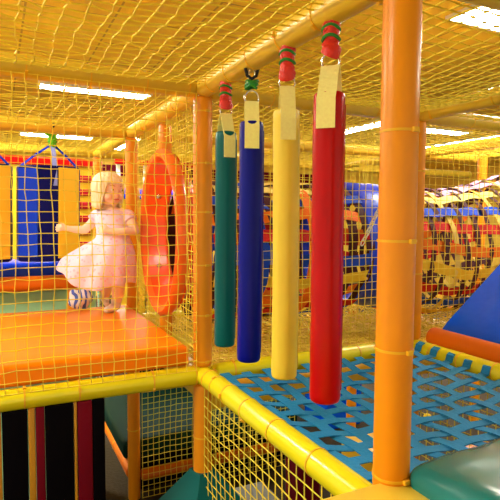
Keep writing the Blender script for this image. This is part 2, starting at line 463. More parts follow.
# overhead nets
g = 'yellow overhead nets'
net('overhead_net', (-1.3, YN, H), (1.27, 0, 0), (0, 1.2, 0), 25, 28, 'overhead net nearest above the deck front tube', sag=(0, 0, -.03), seed=21, wob=.005, rad=.0025, group=g)
net('overhead_net', (.03, YN, H), (1.18, 0, 0), (0, 1.2, 0), 25, 27, 'overhead net above the four hanging bags', sag=(0, 0, -.045), seed=22, wob=.004, rad=.0025, group=g)
net('overhead_net', (1.28, YN, H+.005), (1.2, 0, 0), (0, 1.2, 0), 18, 18, 'overhead net above the blue ramp', sag=(0, 0, -.05), seed=23, wob=.006, rad=.0024, group=g)
net('overhead_net', (-1.7, .04, H), (1.66, 0, 0), (0, 1.24, 0), 33, 25, 'overhead net above the child', sag=(0, 0, -.05), seed=24, wob=.005, rad=.0022, group=g)
net('overhead_net', (.04, .04, H), (1.16, 0, 0), (0, 1.24, 0), 23, 25, 'overhead net above the slack netted floor', sag=(0, 0, -.04), seed=25, wob=.004, rad=.0021, group=g)
net('overhead_net', (1.28, .04, H), (1.9, 0, 0), (0, 1.24, 0), 38, 25, 'overhead net above the woven tunnel end', sag=(0, 0, -.04), seed=26, wob=.004, rad=.0021, group=g)
net('overhead_net', (-1.9, 1.36, H), (1.86, 0, 0), (0, 1.2, 0), 36, 24, 'far overhead net behind the block bags beam', sag=(0, 0, -.05), seed=27, wob=.004, rad=.0021, group=g)
net('overhead_net', (.04, 1.36, H), (2.3, 0, 0), (0, 1.2, 0), 46, 24, 'far overhead net beyond the ring', sag=(0, 0, -.05), seed=28, wob=.004, rad=.0021, group=g)

# ------------------------------------------------------------------ orange deck and things on it
dk = obj('deck_mat', MB().rbox(-1.24, -.045, .045, 1.26, .03, .118, .02, 12, .004, 2), M['deckorange'], loc=(-.64, .65, .03))
tag(dk, 'wide glossy orange deck mat the child stands on', 'mat')
t = thing('kerb_tube', 'thick orange padded kerb behind the deck under the blue pad', 'padded tube', (-1.1, 1.45, .28))
obj('foam_sleeve', sleeve_mesh((-1.8, 1.47, .262), (-.33, 1.47, .262), .05), M['darkorange'], t)
o = obj('bench_mat', MB().rbox(-1.8, -.30, 1.53, 1.92, .206, .385, .03, 6, .006, 4), M['bright'], loc=(-1, 1.7, .206))
tag(o, 'flat blue mat lying behind the orange kerb under the block bags', 'mat')
o = obj('kick_panel', MB().rbox(-1.8, -.2, 1.545, 1.6, FLOOR, .205, .02, 8), M['lightgreen'], loc=(-1, 1.57, FLOOR))
tag(o, 'pale green padded panel standing low behind the deck', 'panel')
o = obj('cloth_bundle', MB().ball((0, 0, .06), .064, 20, 14, (1.1, .8, .98)), M['print'], loc=(0, 0, 0))
for v in o.data.vertices:
    c = v.co; k = 1+.13*math.sin(c.x*70+c.z*40)+.1*math.sin(c.y*90+c.x*30+1)
    v.co = Vector((c.x*k, c.y*k, max(.0, (c.z-.05)*k+.05)))
o.location = (-.36, 1.2, .12)
tag(o, 'small blue and white printed bundle on the deck behind the child', 'bundle')

# ------------------------------------------------------------------ orange ring entrance
RC = Vector((.09, .665, .61))
t = thing('tunnel_ring', 'big round orange plastic tunnel entrance ring with silver bolts', 'tunnel entrance', (0, .69, .118))
prof = [(.452, -.052), (.462, -.075), (.455, -.10), (.437, -.112), (.418, -.107), (.405, -.085),
        (.37, -.01), (.33, .055), (.285, .10), (.262, .115), (.255, .135), (.27, .15), (.33, .12), (.40, .05), (.44, -.01)]
obj('flange', MB().lathe(prof[:6]+[(.405, -.07), (.44, -.04)], RC, 'x', 56, True, 0, .80), M['ring'], t)
obj('funnel', MB().lathe([(.408, -.085), (.385, -.05), (.36, -.018), (.34, .002), (.328, .012), (.322, .024), (.33, .036), (.355, .034), (.39, .015), (.44, -.03)], RC, 'x', 56, True, 0, .80), M['ringshade'], t)
for a in (35, 100, 170, 215, 262, 325):
    rr = .365; aa = math.radians(a)
    c = RC+Vector((-.022, 0.80*rr*math.cos(aa), rr*math.sin(aa)))
    nrm = Vector((-.8, -.6*math.cos(aa), -.6*math.sin(aa))).normalized()
    obj('bolt', MB().path([c, c+nrm*.012, c+nrm*.018], [.016, .015, .008], 12), M['steel'], t)
obj('mounting_post', MB().tube((.04, .69, 1.05), (.04, .69, H-.045), .036, 18, .006), M['orange'], t)
obj('mounting_post', MB().tube((.04, .69, -.02), (.04, .69, .17), .036, 18, .006), M['orange'], t)

# ------------------------------------------------------------------ woven strap crawl tunnel
AX_Y = .69
def tun(x):     # centre height and radius along the tunnel
    if x < 1.2: return .51-.012*math.sin(PI*x/1.2), .40
    if x < 1.9: return .54-.08*(x-1.2)/.7, .385+.06*(x-1.2)/.7
    s = (x-1.9); return .46+.02*s+.13*s*s, .445+.015*s
def tp(x, th, dr=0):
    zc, r = tun(x); r += dr
    return Vector((x, AX_Y-r*math.cos(th), zc+r*math.sin(th)))
def tn(x, th): return Vector((0, -math.cos(th), math.sin(th)))
SC = {}
def scol(n, rgb):
    if n not in SC: SC[n] = fabric(n+'_strap', rgb, .7, 100, .2)
    return SC[n]
pal = dict(lilac=(216, 170, 214), cream=(250, 226, 130), blue=(24, 74, 214), red=(206, 22, 14), orange=(248, 122, 16),
           yellow=(248, 200, 50), maroon=(74, 20, 30), tan=(232, 196, 96))
def strap_tunnel(x0, x1, label, longs, hoops, seed, hw=.05):
    t = thing('crawl_tunnel', label, 'net tunnel', (x0, AX_Y, .1), 'woven strap crawl tunnel')
    rnd = random.Random(seed)
    nh = len(hoops); xs = [x0+.03+(x1-x0-.06)*i/(nh-1) for i in range(nh)]
    for k, (deg, cname) in enumerate(longs):
        pts, nn = [], []; K = 4*(nh-1)
        for i in range(K+1):
            x = x0+(x1-x0)*i/K
            th = math.radians(deg+3*math.sin(x*5+k)); q = (x-xs[0])/(xs[1]-xs[0])
            dr = .006*math.cos(PI*q)*(1 if k % 2 else -1)+.008*math.sin(x*7+k*2)
            pts.append(tp(x, th, dr)); nn.append(tn(x, th))
        obj('long_strap', MB().ribbon(pts, nn, .066, .003), scol(cname, pal[cname]), t)
    for i, cname in enumerate(hoops):
        pts, nn = [], []
        for j in range(49):
            th = 2*PI*j/48; x = xs[i]+.02*math.sin(th*2+i); qq = th/(2*PI)*len(longs)
            pts.append(tp(x, th, .006*math.cos(PI*qq+i*PI))); nn.append(tn(x, th))
        obj('hoop_strap', MB().ribbon(pts, nn, hw, .003), scol(cname, pal[cname]), t)
    return t
la = [(100, 'lilac'), (82, 'cream'), (62, 'cream'), (45, 'blue'), (30, 'orange'), (12, 'red'), (-5, 'blue'), (-22, 'yellow'), (-39, 'orange'), (-56, 'red'), (-74, 'blue'),
      (-95, 'yellow'), (-125, 'orange'), (120, 'maroon'), (140, 'orange'), (160, 'red'), (180, 'blue'), (200, 'maroon'), (225, 'red')]
strap_tunnel(.175, 1.17, 'woven strap tunnel behind the hanging bags', la, ['maroon', 'maroon', 'blue', 'maroon', 'maroon', 'orange', 'maroon', 'maroon', 'maroon'], 4, .062)
ld = [(108, 'lilac'), (88, 'lilac'), (70, 'lilac'), (54, 'cream'), (36, 'blue'), (20, 'red'), (3, 'orange'), (-14, 'yellow'), (-31, 'red'), (-47, 'blue'), (-64, 'yellow'), (-84, 'orange'),
      (-110, 'yellow'), (128, 'orange'), (148, 'maroon'), (170, 'orange'), (195, 'red'), (220, 'maroon')]
strap_tunnel(1.50, 3.05, 'woven multicoloured strap tunnel rising behind the blue ramp', ld,
             ['maroon', 'maroon', 'maroon', 'tan', 'maroon', 'maroon', 'maroon', 'tan', 'maroon', 'maroon', 'tan', 'maroon', 'maroon', 'maroon', 'tan', 'maroon'], 6, .04)
m = MB(); prof = []
n = 48; rings = []
for x, dr in ((1.165, -.02), (1.155, -.005), (1.165, .008), (1.2, .012), (1.35, .008), (1.47, .012), (1.5, .008), (1.51, -.005), (1.5, -.02), (1.4, -.022)):
    rings.append([tp(x, 2*PI*j/n, dr) for j in range(n)])
m.rings(rings, closed=True)
tag(obj('tunnel_collar', m, M['tunnel'], loc=(1.17, AX_Y, .15)), 'smooth shiny blue tube section joining the woven tunnels', 'tunnel section')
# white chain of cord at the side of the blue section
m = MB(); a = Vector((1.075, .26, .55)); b = Vector((1.215, .26, .79))
for i in range(9):
    c = a+(b-a)*(i+.5)/9; d = (b-a).normalized(); s_ = Vector((0, 1, 0)) if i % 2 else d.cross(Vector((0, 1, 0)))
    m.path([c+d*.028*math.cos(w)+s_*.011*math.sin(w) for w in [2*PI*q/14 for q in range(14)]], .0035, 6, True)
tag(obj('hanging_chain', m, M['white'], loc=tuple(a)), 'thin white chain slanting across the blue tunnel section', 'chain')

# slack netted floor below the tunnel
o = obj('floor_mat', MB().rbox(.05, 2.3, .06, 1.27, -.2, -.1, .02, 8, .01, 7, .004), M['mustard'], loc=(1.2, .65, -.2))
tag(o, 'mustard padded floor mat under the slack net below the woven tunnel', 'mat')
net('floor_net', (.05, .05, .0), (2.3, 0, 0), (0, 1.22, 0), 60, 32, 'slack crumpled yellow net stretched over the mustard mat', mat='netgold', sag=(0, 0, -.05), seed=31, wob=.012, rad=.003, knots=False)
net('floor_net', (.05, .06, .03), (2.3, 0, 0), (0, 1.22, 0), 52, 28, 'second loose yellow net layer over the mustard mat', mat='netgold', sag=(0, 0, -.06), seed=32, wob=.016, rad=.003, knots=False)

# ------------------------------------------------------------------ four long hanging bags
def longbag(y, name, bodymat, wrap, label, zb, zt, tilt, rad, strap_front=.15, seed=1, turn=0):
    t = thing('punch_bag', label, 'hanging bag', (0, y, H-R), 'long hanging bags')
    rnd = random.Random(seed)
    zr = zt+.072        # ring height
    # body with soft rounded ends and a faint crease
    L = zt-zb; st = [(0, .86), (.003, .94), (.009, .985), (.02, 1)]
    k = 20
    st += [(.03+(L-.06)*i/k, 1+.012*math.sin(i*1.3+seed)+(-.02 if i == 9+seed % 3 else 0)) for i in range(k+1)]
    st += [(L-.02, 1), (L-.009, .985), (L-.003, .95), (L, .88)]
    axis = lambda z: Vector((-.005+tilt*(zt-z), y+.004*math.sin(z*4+seed), z))
    m = MB(); rings = []
    for s, q in st:
        c = axis(zb+s)
        rings.append([c+Vector((rad*q*math.cos(w), rad*q*math.sin(w), 0)) for w in [2*PI*j/28 for j in range(28)]])
    m.rings(rings)
    bb = obj('bag_body', m, M[bodymat], t)
    # lengthwise seam
    sv = Vector((math.cos(-.55), math.sin(-.55), 0))
    sub('seam', MB().path([axis(zb+.03+(L-.06)*i/12)+sv*(rad+.0005) for i in range(13)], .0018, 6), M[bodymat], bb)
    # webbing loop through the ring, tails down both sides
    tr = math.radians(turn); fd = (Vector((-.44, -.9, 0)).normalized()*math.cos(tr)+Vector((.9, -.44, 0)).normalized()*math.sin(tr))
    fr = Vector((-.005, y, 0))
    pts = []; w = .05 if rad > .0415 else .046
    for s in (1, -1):
        q = [fr+Vector((0, 0, zr)), fr+fd*s*.006+Vector((0, 0, zr-.004)), fr+fd*s*.022+Vector((0, 0, zt+.03)), fr+fd*s*(rad*.8)+Vector((0, 0, zt-.0)),
             fr+fd*s*(rad+.003)+Vector((0, 0, zt-.02)), fr+fd*s*(rad+.003)+Vector((tilt*.06, 0, zt-.05)), fr+fd*s*(rad+.003)+Vector((tilt*strap_front, 0, zt-strap_front))]
        obj('strap', MB().ribbon(q, fd*s+Vector((0, 0, .01)), w, .003), M['strapyel'], t)
    side = Vector((fd.y, -fd.x, 0))
    rc = fr+Vector((0, 0, zr+.012))
    obj('ring', MB().path([rc+side*.024*math.cos(a)+Vector((0, 0, .024*math.sin(a))) for a in [2*PI*j/28 for j in range(28)]], .0028, 8, True), M['steel'], t)
    zw = zr+.04; ztop = H-R+.005
    if wrap == 'tape':
        K = 14; pts = []; rr = []
        for i in range(K+1):
            s = i/K; pts.append(fr+Vector((.003*math.sin(i*1.7+seed), .003*math.cos(i*2.1), zw-.012+(ztop-zw+.012)*s)))
            rr.append(.0235*(1.12-.55*s if s < .45 else .86+.22*(s-.45))*(1+.07*math.sin(i*2.6+seed)))
        tw = obj('tape_wrap', MB().path(pts, rr, 16), M['redtape'], t)
        for s in (.42, .78):
            z = zw+(ztop-zw)*s
            sub('green_band', MB().path([fr+Vector((.0225*math.cos(a), .0225*math.sin(a), z+.004*math.sin(a*2))) for a in [2*PI*j/20 for j in range(20)]], .0045, 6, True), M['greencord'], tw)
    else:
        # dark carabiner and knotted green cord
        zc_ = (zw+ztop)/2+.012
        hh = (ztop-zw)/2-.006
        obj('carabiner', MB().path([fr+side*.012*math.cos(a)+Vector((0, 0, zc_+hh*math.sin(a))) for a in [2*PI*j/24 for j in range(24)]], .0034, 8, True), M['steel'], t)
        obj('hook', MB().path([fr+side*(-.022)+Vector((0, 0, ztop)), fr+side*(-.016)+Vector((0, 0, ztop-.025)), fr+Vector((0, 0, ztop-.036)), fr+side*.016+Vector((0, 0, ztop-.025)), fr+side*.022+Vector((0, 0, ztop))], .006, 8), M['black'], t)
        m = MB(); z = zw+.008
        for i in range(3):
            m.path([fr+Vector(((.018+.004*math.sin(3*a+i))*math.cos(a), (.018+.004*math.cos(2*a+i))*math.sin(a), z+.009*i+.004*math.sin(a*2+i))) for a in [2*PI*j/18 for j in range(18)]], .0055, 6, True)
        obj('cord_knot', m, M['greencord'], t)
    return t
longbag(-.262, 'teal', 'teal', 'tape', 'teal long bag nearest the corner post', .19, 1.027, -.000, .041, .10, 1, 24)
longbag(-.49, 'blue', 'blue', 'clip', 'dark blue long bag hung by a metal clip', .188, 1.029, -.006, .042, .095, 2, 3)
longbag(-.735, 'yellow', 'bagyellow', 'tape', 'pale yellow long bag between the blue and the red ones', .198, 1.027, -.002, .0405, .095, 3, 3)
longbag(-.965, 'red', 'red', 'tape', 'red long bag, largest and nearest the thick tall post', .199, 1.03, -.006, .0425, .098, 4, -22)

# ------------------------------------------------------------------ block bags behind the child
def blockbag(cx, label, seed):
    cy = 1.40
    z0, z1 = .415, 1.01
    t = thing('block_bag', label, 'hanging bag', (cx, cy, H-R), 'hanging block bags')
    fp = [(-.2, .02), (-.19, -.03), (-.075, -.10), (.03, -.10), (.165, -.035), (.18, .02), (.12, .11), (-.14, .11)]
    m = MB(); rings = []
    for z, q in ((z0, .93), (z0+.008, .98), (z0+.03, 1), (z0+.5, 1), (z1-.02, 1), (z1-.006, .985), (z1, .95)):
        rings.append([(cx+x*q+.02*(z-z0), cy+y*q, z) for x, y in fp])
    m.rings(rings); obj('bag_body', m, M['navy'], t, ang=25)
    def face(a, b, zz0, zz1, mat, name, inset=.006, th=.012):
        a = Vector((a[0], a[1], 0)); b = Vector((b[0], b[1], 0)); d = (b-a).normalized(); nrm = Vector((d.y, -d.x, 0))
        a += d*inset; b -= d*inset
        pts = []
        for z, sh in ((zz0, 0), (zz1, .02*(zz1-zz0))):
            for p, o_ in ((a, 0), (b, 0), (b, th), (a, th)):
                q = p+nrm*o_; pts.append((cx+q.x+sh, cy+q.y, z))
        m = MB().add(pts, [(0, 1, 2, 3), (7, 6, 5, 4), (0, 4, 5, 1), (1, 5, 6, 2), (2, 6, 7, 3), (3, 7, 4, 0)])
        o = obj(name, m, M[mat], t, smooth=False); o['label'] = {'bright': 'bright blue face pad', 'amber': 'amber yellow face pad'}[mat]
    face(fp[1], fp[2], z0+.03, z1-.02, 'bright', 'face_pad'); face(fp[3], fp[4], z0+.02, z1-.01, 'amber', 'face_pad')
    apex = Vector((cx+.02, cy-.03, 1.15))
    for x, y in ((-.17, -.02), (.015, -.09), (.155, -.02)):
        mt = 'bright' if x != .015 else 'white'
        obj('strap', MB().ribbon([apex, apex*.4+Vector((cx+x+.01, cy+y, z1+.01))*.6, Vector((cx+x+.01, cy+y, z1)), Vector((cx+x+.01, cy+y-.014 if x == .015 else cy+y, z1-(.12 if x == .015 else .0)-.004))],
            Vector((-.44, -.9, .2)), .014 if x != .015 else .03, .003), M['bluelilac' if x == .015 else mt], t)
    m = MB()
    for i in range(4):
        m.path([apex+Vector(((.016+.006*math.sin(2*a+i))*math.cos(a), .016*math.sin(a), -.01+.018*i+.008*math.sin(a*2+i))) for a in [2*PI*j/16 for j in range(16)]], .0085, 6, True)
    m.path([apex+Vector((-.005, 0, .05)), apex+Vector((-.04, -.01, .065)), apex+Vector((-.06, -.03, .085))], [.01, .013, .006], 8)
    kn = obj('cord_knot', m, M['lime'], t)
    m = MB().path([(cx+.02, cy-.03, 1.21), (cx+.02, cy-.1, 1.21+.02), (cx+.02, cy-.135, H), (cx+.02, cy-.08, H+.045), (cx+.02, cy-.03, H), (cx+.02, cy-.03, 1.19)], .006, 6)
    obj('hanging_cord', m, M['black'], t)
    return t
M['bluelilac'] = fabric('pale_blue_webbing', (150, 160, 236), .8, 90, .2)
blockbag(-.505, 'hanging block bag with blue, navy and amber faces right beside the child', 1)
blockbag(-.905, 'hanging block bag cut off by the picture edge, farther from the child', 2)

# ------------------------------------------------------------------ blue woven strap net floor
t = thing('strap_net', 'woven blue strap net floor between the yellow tubes', 'strap net', (.62, -.62, 0))
x0, x1, y0, y1 = .0, X1, YN, .0
def sagz(x, y):
    u = max(0, min(1, (x-x0)/(x1-x0))); v = max(0, min(1, (y-y0)/(y1-y0)))
    return 0.004-.06*(max(0, 16*u*(1-u)*v*(1-v)))**.85
N = 11
def wrapz(s, L): # the ends turn over the tubes
    return 0
for k in range(N):
    f = (k+.5)/N
    for fam in (0, 1):
        pts = []; K = N*4
        for i in range(K+1):
            s = i/K
            s2 = .012+s*(.948 if fam == 0 else .976)
            wv = .0035*math.cos(PI*(s*N-.5))*(1 if (k+fam) % 2 else -1)
            if fam == 0:
                x = x0+s2*(x1-x0); y = y0+.035+f*(y1-y0-.07)+.012*math.sin(PI*s)*math.sin(k*1.7)
            else:
                y = y0+s2*(y1-y0); x = x0+.035+f*(x1-x0-.07)+.012*math.sin(PI*s)*math.sin(k*2.3)
            pts.append(Vector((x, y, sagz(x, y)+wv)))
        a, b = pts[0], pts[-1]; d = (pts[0]-pts[1]).normalized(); d.z = 0
        if fam == 0: pts = pts+[b-d*.012+Vector((0, 0, .030)), b-d*.034+Vector((0, 0, .0415))]
        obj('webbing_strap', MB().ribbon(pts, Vector((0, 0, 1)), .044, .003), M['bluestrap'], t)

# ------------------------------------------------------------------ right side: kerb pad and blue ramp
t = thing('kerb_tube', 'glossy orange padded kerb along the foot of the blue ramp', 'padded tube', (1.34, -.6, .05))
obj('foam_sleeve', sleeve_mesh((1.345, -1.6, .045), (1.345, -.02, .045), .055), M['darkorange'], t)
m = MB(); rings = []
prof = [(1.30, .085), (1.31, .10), (1.34, .135), (1.8, .50), (2.1, .73), (2.13, .73), (2.14, .70), (2.14, .085)]
# wedge cross-section swept along y, its top slightly dished
K = 14
for i in range(K+1):
    y = -.095-1.5*i/K; e = 0 if i in (0, K) else 1
    q = .985 if i in (0, K) else 1
    rings.append([(x, y, .085+(z-.085)*q+ (.012*math.sin(i*1.9+x*9) if .12 < z < .72 and e else 0)) for x, z in
                  [(1.345, .085), (1.35, .105), (1.385, .14)]+[(1.385+(.715)*j/10, .14+.55*j/10) for j in range(1, 11)]+[(2.13, .695), (2.14, .66), (2.14, .085)]])
m.rings(rings)
tag(obj('ramp_mat', m, M['royal'], loc=(1.7, -.8, .085), ang=50), 'shiny royal blue vinyl ramp sloping up from the orange kerb', 'ramp')
o = obj('deck_mat', MB().rbox(1.41, 2.5, -1.7, -.05, -.03, .083, .02, 6), M['deckorange'], loc=(1.9, -.8, -.03))
tag(o, 'orange deck mat that the blue ramp rests on', 'mat')

# ------------------------------------------------------------------ near deck
o = obj('deck_mat', MB().rbox(-1.3, .026, -2.6, YN-.004, .0, .102, .008, 8, .002, 3), M['bagyellow'], loc=(-.6, -1.9, 0))
tag(o, 'yellow vinyl mat edge at the foot of the thick tall post', 'mat')
o = obj('deck_mat', MB().rbox(.004, 1.3, -2.7, -1.262, -.02, .148, .034, 30, .03, 5, .006), M['greenmat'], loc=(.6, -1.9, 0))
tag(o, 'puffy glossy green mat beside the thick tall post', 'mat')

# teal pad with a pyramid top at the foot of the corner post
m = MB(); h = .155
rings = []
for z, s in ((-1.24, h), (-.63, h), (-.60, h*.97), (-.445, .046), (-.435, .0425)):
    rings.append([(s*a, -.0+s*b, z) for a, b in ((-1, -1), (1, -1), (1, 1), (-1, 1))])
rr = [Vector(p) for p in rings[-1]]
m.rings(rings)
rot = Matrix.Rotation(math.radians(14), 4, 'Z')
m.v = [tuple(rot @ Vector(p)) for p in m.v]
tag(obj('post_pad', m, M['teal'], loc=(0, 0, -1.24), smooth=False), 'teal pyramid-topped pad around the foot of the corner post', 'post pad')

# ------------------------------------------------------------------ below the deck
strips = [(-6, 5, 'brownyel', 'ochre strip at the picture edge'), (5, 29, 'jet', 'wide black strip nearest the picture edge'), (29, 36, 'brownyel', 'narrow ochre strip between black and dark maroon'),
          (36, 45, 'maroon', 'narrow dark maroon strip'), (45, 73, 'jet', 'wide black strip between the two maroon ones'), (73, 76.5, 'brownyel', 'very thin ochre strip'),
          (76.5, 92, 'maroon', 'wider maroon strip'), (92, 105, 'jet', 'black end strip nearest the low orange post')]
px = lambda p: -.83+p*.00378
for a, b, mt, lb in strips:
    xa, xb = px(a)+.001, px(b)-.001
    m = MB().rbox(xa, xb, -.035, -.012, FLOOR+.02, -.034, .004, 5)
    t = obj('hanging_strip', m, M[mt], loc=((xa+xb)/2, -.02, -.045))
    tag(t, lb+' hanging below the yellow deck tube', 'hanging strip', 'hanging curtain strips')
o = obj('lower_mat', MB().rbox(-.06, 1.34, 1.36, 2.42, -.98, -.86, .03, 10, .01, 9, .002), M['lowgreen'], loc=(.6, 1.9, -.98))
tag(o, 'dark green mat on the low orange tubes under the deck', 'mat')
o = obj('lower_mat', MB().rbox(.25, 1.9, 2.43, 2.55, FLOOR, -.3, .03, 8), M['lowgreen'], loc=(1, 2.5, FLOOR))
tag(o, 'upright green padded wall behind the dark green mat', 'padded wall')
o = obj('mat_pedestal', MB().rbox(.06, 1.28, 1.42, 2.4, FLOOR, -.985, .02, 4), M['jet'], loc=(.6, 1.9, FLOOR))
tag(o, 'dark block under the dark green mat', 'block')
def block(x, y, sx, sy, sz, mt, label, r=.03, cat='foam block', z=FLOOR):
    o = obj('foam_block', MB().rbox(x-sx/2, x+sx/2, y-sy/2, y+sy/2, z, z+sz, r, 6), M[mt], loc=(x, y, z))
    tag(o, label, cat, 'foam blocks below the deck')
block(.62, .70, .26, .3, .20, 'grey', 'grey foam block low on the floor under the strap net')
block(.92, .62, .16, .2, .42, 'maroon', 'dark red upright foam block under the strap net')
block(.42, .62, .16, .16, .12, 'mustard', 'yellow foam block low on the floor under the strap net')
block(1.6, .75, .3, .4, .34, 'mustard', 'mustard foam block on the floor past the strap net')
block(2.3, .35, .3, .3, .3, 'darkorange', 'orange foam block on the floor past the strap net')
block(2.05, 1.9, .4, .4, .5, 'royal', 'blue foam block far below the strap net')
rb = random.Random(5)
spots = []
while len(spots) < 30:
    x, y = rb.uniform(.15, 2.9), rb.uniform(-.7, 3.4)
    if all((x-a)**2+(y-b)**2 > .09**2 for a, b in spots) and not (x < 1.5 and y > 1.15) and not any(abs(x-a) < .30 and abs(y-b) < .30 for a, b in ((.62, .7), (.92, .62), (.42, .62), (1.6, .75), (2.3, .35), (2.05, 1.9), (1.24, 0), (1.86, 1.36))):
        spots.append((x, y))
bm_ = {}
for i, (x, y) in enumerate(spots):
    c = ('red', 'bright', 'amber', 'darkorange', 'lime')[i % 5]; nm = dict(red='red', bright='blue', amber='yellow', darkorange='orange', lime='green')[c]
    if c not in bm_:
        o = obj('play_ball', MB().ball((0, 0, 0), .04, 18, 12), M[c], loc=(0, 0, 0)); bm_[c] = o
    else:
        o = bm_[c].copy(); link(o)
    o.location = (x, y, FLOOR+.04)
    tag(o, nm+' plastic play ball on the floor seen through the strap net', 'ball', nm+' play balls')

# ------------------------------------------------------------------ far wall panel
t = thing('lattice_panel', 'distant yellow board with red crossbars behind the block bags', 'panel', (-.3, 4.2, FLOOR))
obj('board', MB().box(-1.6, .22, 4.25, 4.28, FLOOR, 1.36), M['amber'], t, smooth=False)
obj('top_bar', MB().rbox(-1.6, .22, 4.2, 4.25, 1.27, 1.36, .01, 4), M['red'], t)
for i in range(9):
    z = 1.13-i*.155
    obj('crossbar', MB().rbox(.03, .20, 4.2, 4.25, z-.04, z+.04, .01, 4), M['crimson'], t)
t2 = thing('striped_board', 'distant red, white and blue board seen past the orange ring', 'panel', (1.2, 4.6, FLOOR))
obj('board', MB().box(.55, 1.75, 4.6, 4.64, FLOOR, 1.0), M['mustard'], t2, smooth=False)
obj('top_bar', MB().rbox(.55, 1.75, 4.55, 4.6, 1.36, 1.46, .01, 4), M['red'], t2)
obj('blue_band', MB().rbox(.55, 1.75, 4.55, 4.6, .92, 1.06, .01, 4), M['bright'], t2)
for x in (.6, .95, 1.3, 1.7):
    obj('upright', MB().rbox(x-.025, x+.025, 4.6, 4.64, FLOOR, 1.46, .008, 4), M['white'], t2)

# ------------------------------------------------------------------ the child
ch = thing('person', 'blonde toddler in a pale pink dress standing on the orange deck, facing the ring', 'person', (-.185, 1.03, .122))
ch.rotation_euler = (0, 0, math.radians(-26))
ch['_abs'] = [0, 0, 0]
def capsule(m, a, b, ra, rb, n=14, sc=1.0):
    a = Vector(a); b = Vector(b); d = b-a; L = d.length; d = d/L if L > 1e-6 else Vector((0, 0, 1))
    pts, rr = [], []
    for t_ in (-1.0, -.92, -.7, -.38): pts.append(a+d*ra*t_); rr.append(ra*math.sqrt(max(.002, 1-t_*t_)))
    pts += [a, a.lerp(b, .5), b]; rr += [ra, (ra+rb)/2, rb]
    for t_ in (.38, .7, .92, 1.0): pts.append(b+d*rb*t_); rr.append(rb*math.sqrt(max(.002, 1-t_*t_)))
    m.path(pts, rr, n)
def chain(m, P):
    for (a, ra), (b, rb_) in zip(P[:-1], P[1:]): capsule(m, a, b, ra, rb_)
HC = Vector((-.022, -.005, .735))       # head centre
fa = math.radians(-38)                    # facing: screen right, a little to the viewer
HF = Vector((math.cos(fa), math.sin(fa), -.10)).normalized(); HL = Vector((0, 0, 1)).cross(HF).normalized(); HU = HF.cross(HL)
hp = lambda f, l, u: HC+HF*f+HL*l+HU*u
m = MB()
# skull, jaw, cheeks, nose, ears
def ell(c, rx, ry, rz):
    k, n_ = 14, 20; rings = []
    for i in range(1, k):
        t_ = PI*i/k
        rings.append([c+HF*rx*math.sin(t_)*math.cos(2*PI*j/n_)+HL*ry*math.sin(t_)*math.sin(2*PI*j/n_)-HU*rz*math.cos(t_) for j in range(n_)])
    m.rings(rings)
ell(hp(-.006, 0, .022), .094, .080, .084)
ell(hp(.020, 0, -.035), .066, .060, .064)
ell(hp(.046, 0, -.070), .030, .032, .026)
for s in (1, -1):
    ell(hp(.050, s*.036, -.034), .030, .028, .028)
    ell(hp(-.005, s*.083, -.012), .014, .009, .022)
ell(hp(.086, 0, -.018), .014, .011, .012); ell(hp(.080, 0, -.002), .010, .009, .018)
ell(hp(.076, 0, -.050), .012, .018, .008)
# trunk, neck
chain(m, [((-.022, 0, .70), .040), ((-.018, .005, .62), .037), ((-.006, .008, .575), .062)])
chain(m, [((-.055, .01, .585), .042), ((.05, .01, .585), .042)])
chain(m, [((-.006, .008, .575), .068), ((.0, .005, .50), .075), ((.005, .008, .43), .078), ((.005, .012, .37), .078)])
# legs: the near one carries the weight, the other trails behind
chain(m, [((.040, .0, .37), .060), ((.038, -.01, .20), .044), ((.034, -.008, .17), .041), ((.025, .012, .11), .038), ((.012, .015, .045), .026)])
chain(m, [((.012, .012, .035), .026), ((-.006, -.020, .024), .021), ((-.022, -.050, .016), .015)])
chain(m, [((-.035, .015, .37), .060), ((-.050, .06, .21), .044), ((-.055, .07, .18), .040), ((-.085, .15, .11), .035), ((-.105, .20, .062), .025)])
chain(m, [((-.108, .205, .055), .025), ((-.100, .19, .026), .018), ((-.085, .165, .014), .014)])
# arm held out behind
LA = [((-.082, .008, .585), .034), ((-.130, .0, .530), .027), ((-.165, -.01, .495), .025), ((-.215, -.02, .497), .022), ((-.255, -.03, .503), .016)]
chain(m, LA)
wr = Vector((-.258, -.03, .504))
capsule(m, wr, wr+Vector((-.032, -.004, .004)), .0165, .0175)
def fingers(base, d, side, lens, r0=.0066):
    d = Vector(d).normalized(); side = Vector(side).normalized(); dn = d.cross(side).normalized()
    for i, L in enumerate(lens):
        o_ = base+side*(i-1.5)*.0105
        dd = (d+side*(i-1.5)*.12).normalized()
        a = o_; b = a+dd*L*.5+dn*.001; c = b+(dd*.9+dn*.25).normalized()*L*.3; e = c+(dd*.7+dn*.5).normalized()*L*.22
        chain(m, [(a, r0), (b, r0*.92), (c, r0*.86), (e, r0*.75)])
pm = wr+Vector((-.036, -.004, .005))
fingers(pm, (-1, -.1, -.05), (0, .45, .9), (.030, .036, .038, .034))
chain(m, [(wr+Vector((-.012, -.008, .012)), .008), (wr+Vector((-.026, -.016, .026)), .0072), (wr+Vector((-.036, -.02, .033)), .006)])
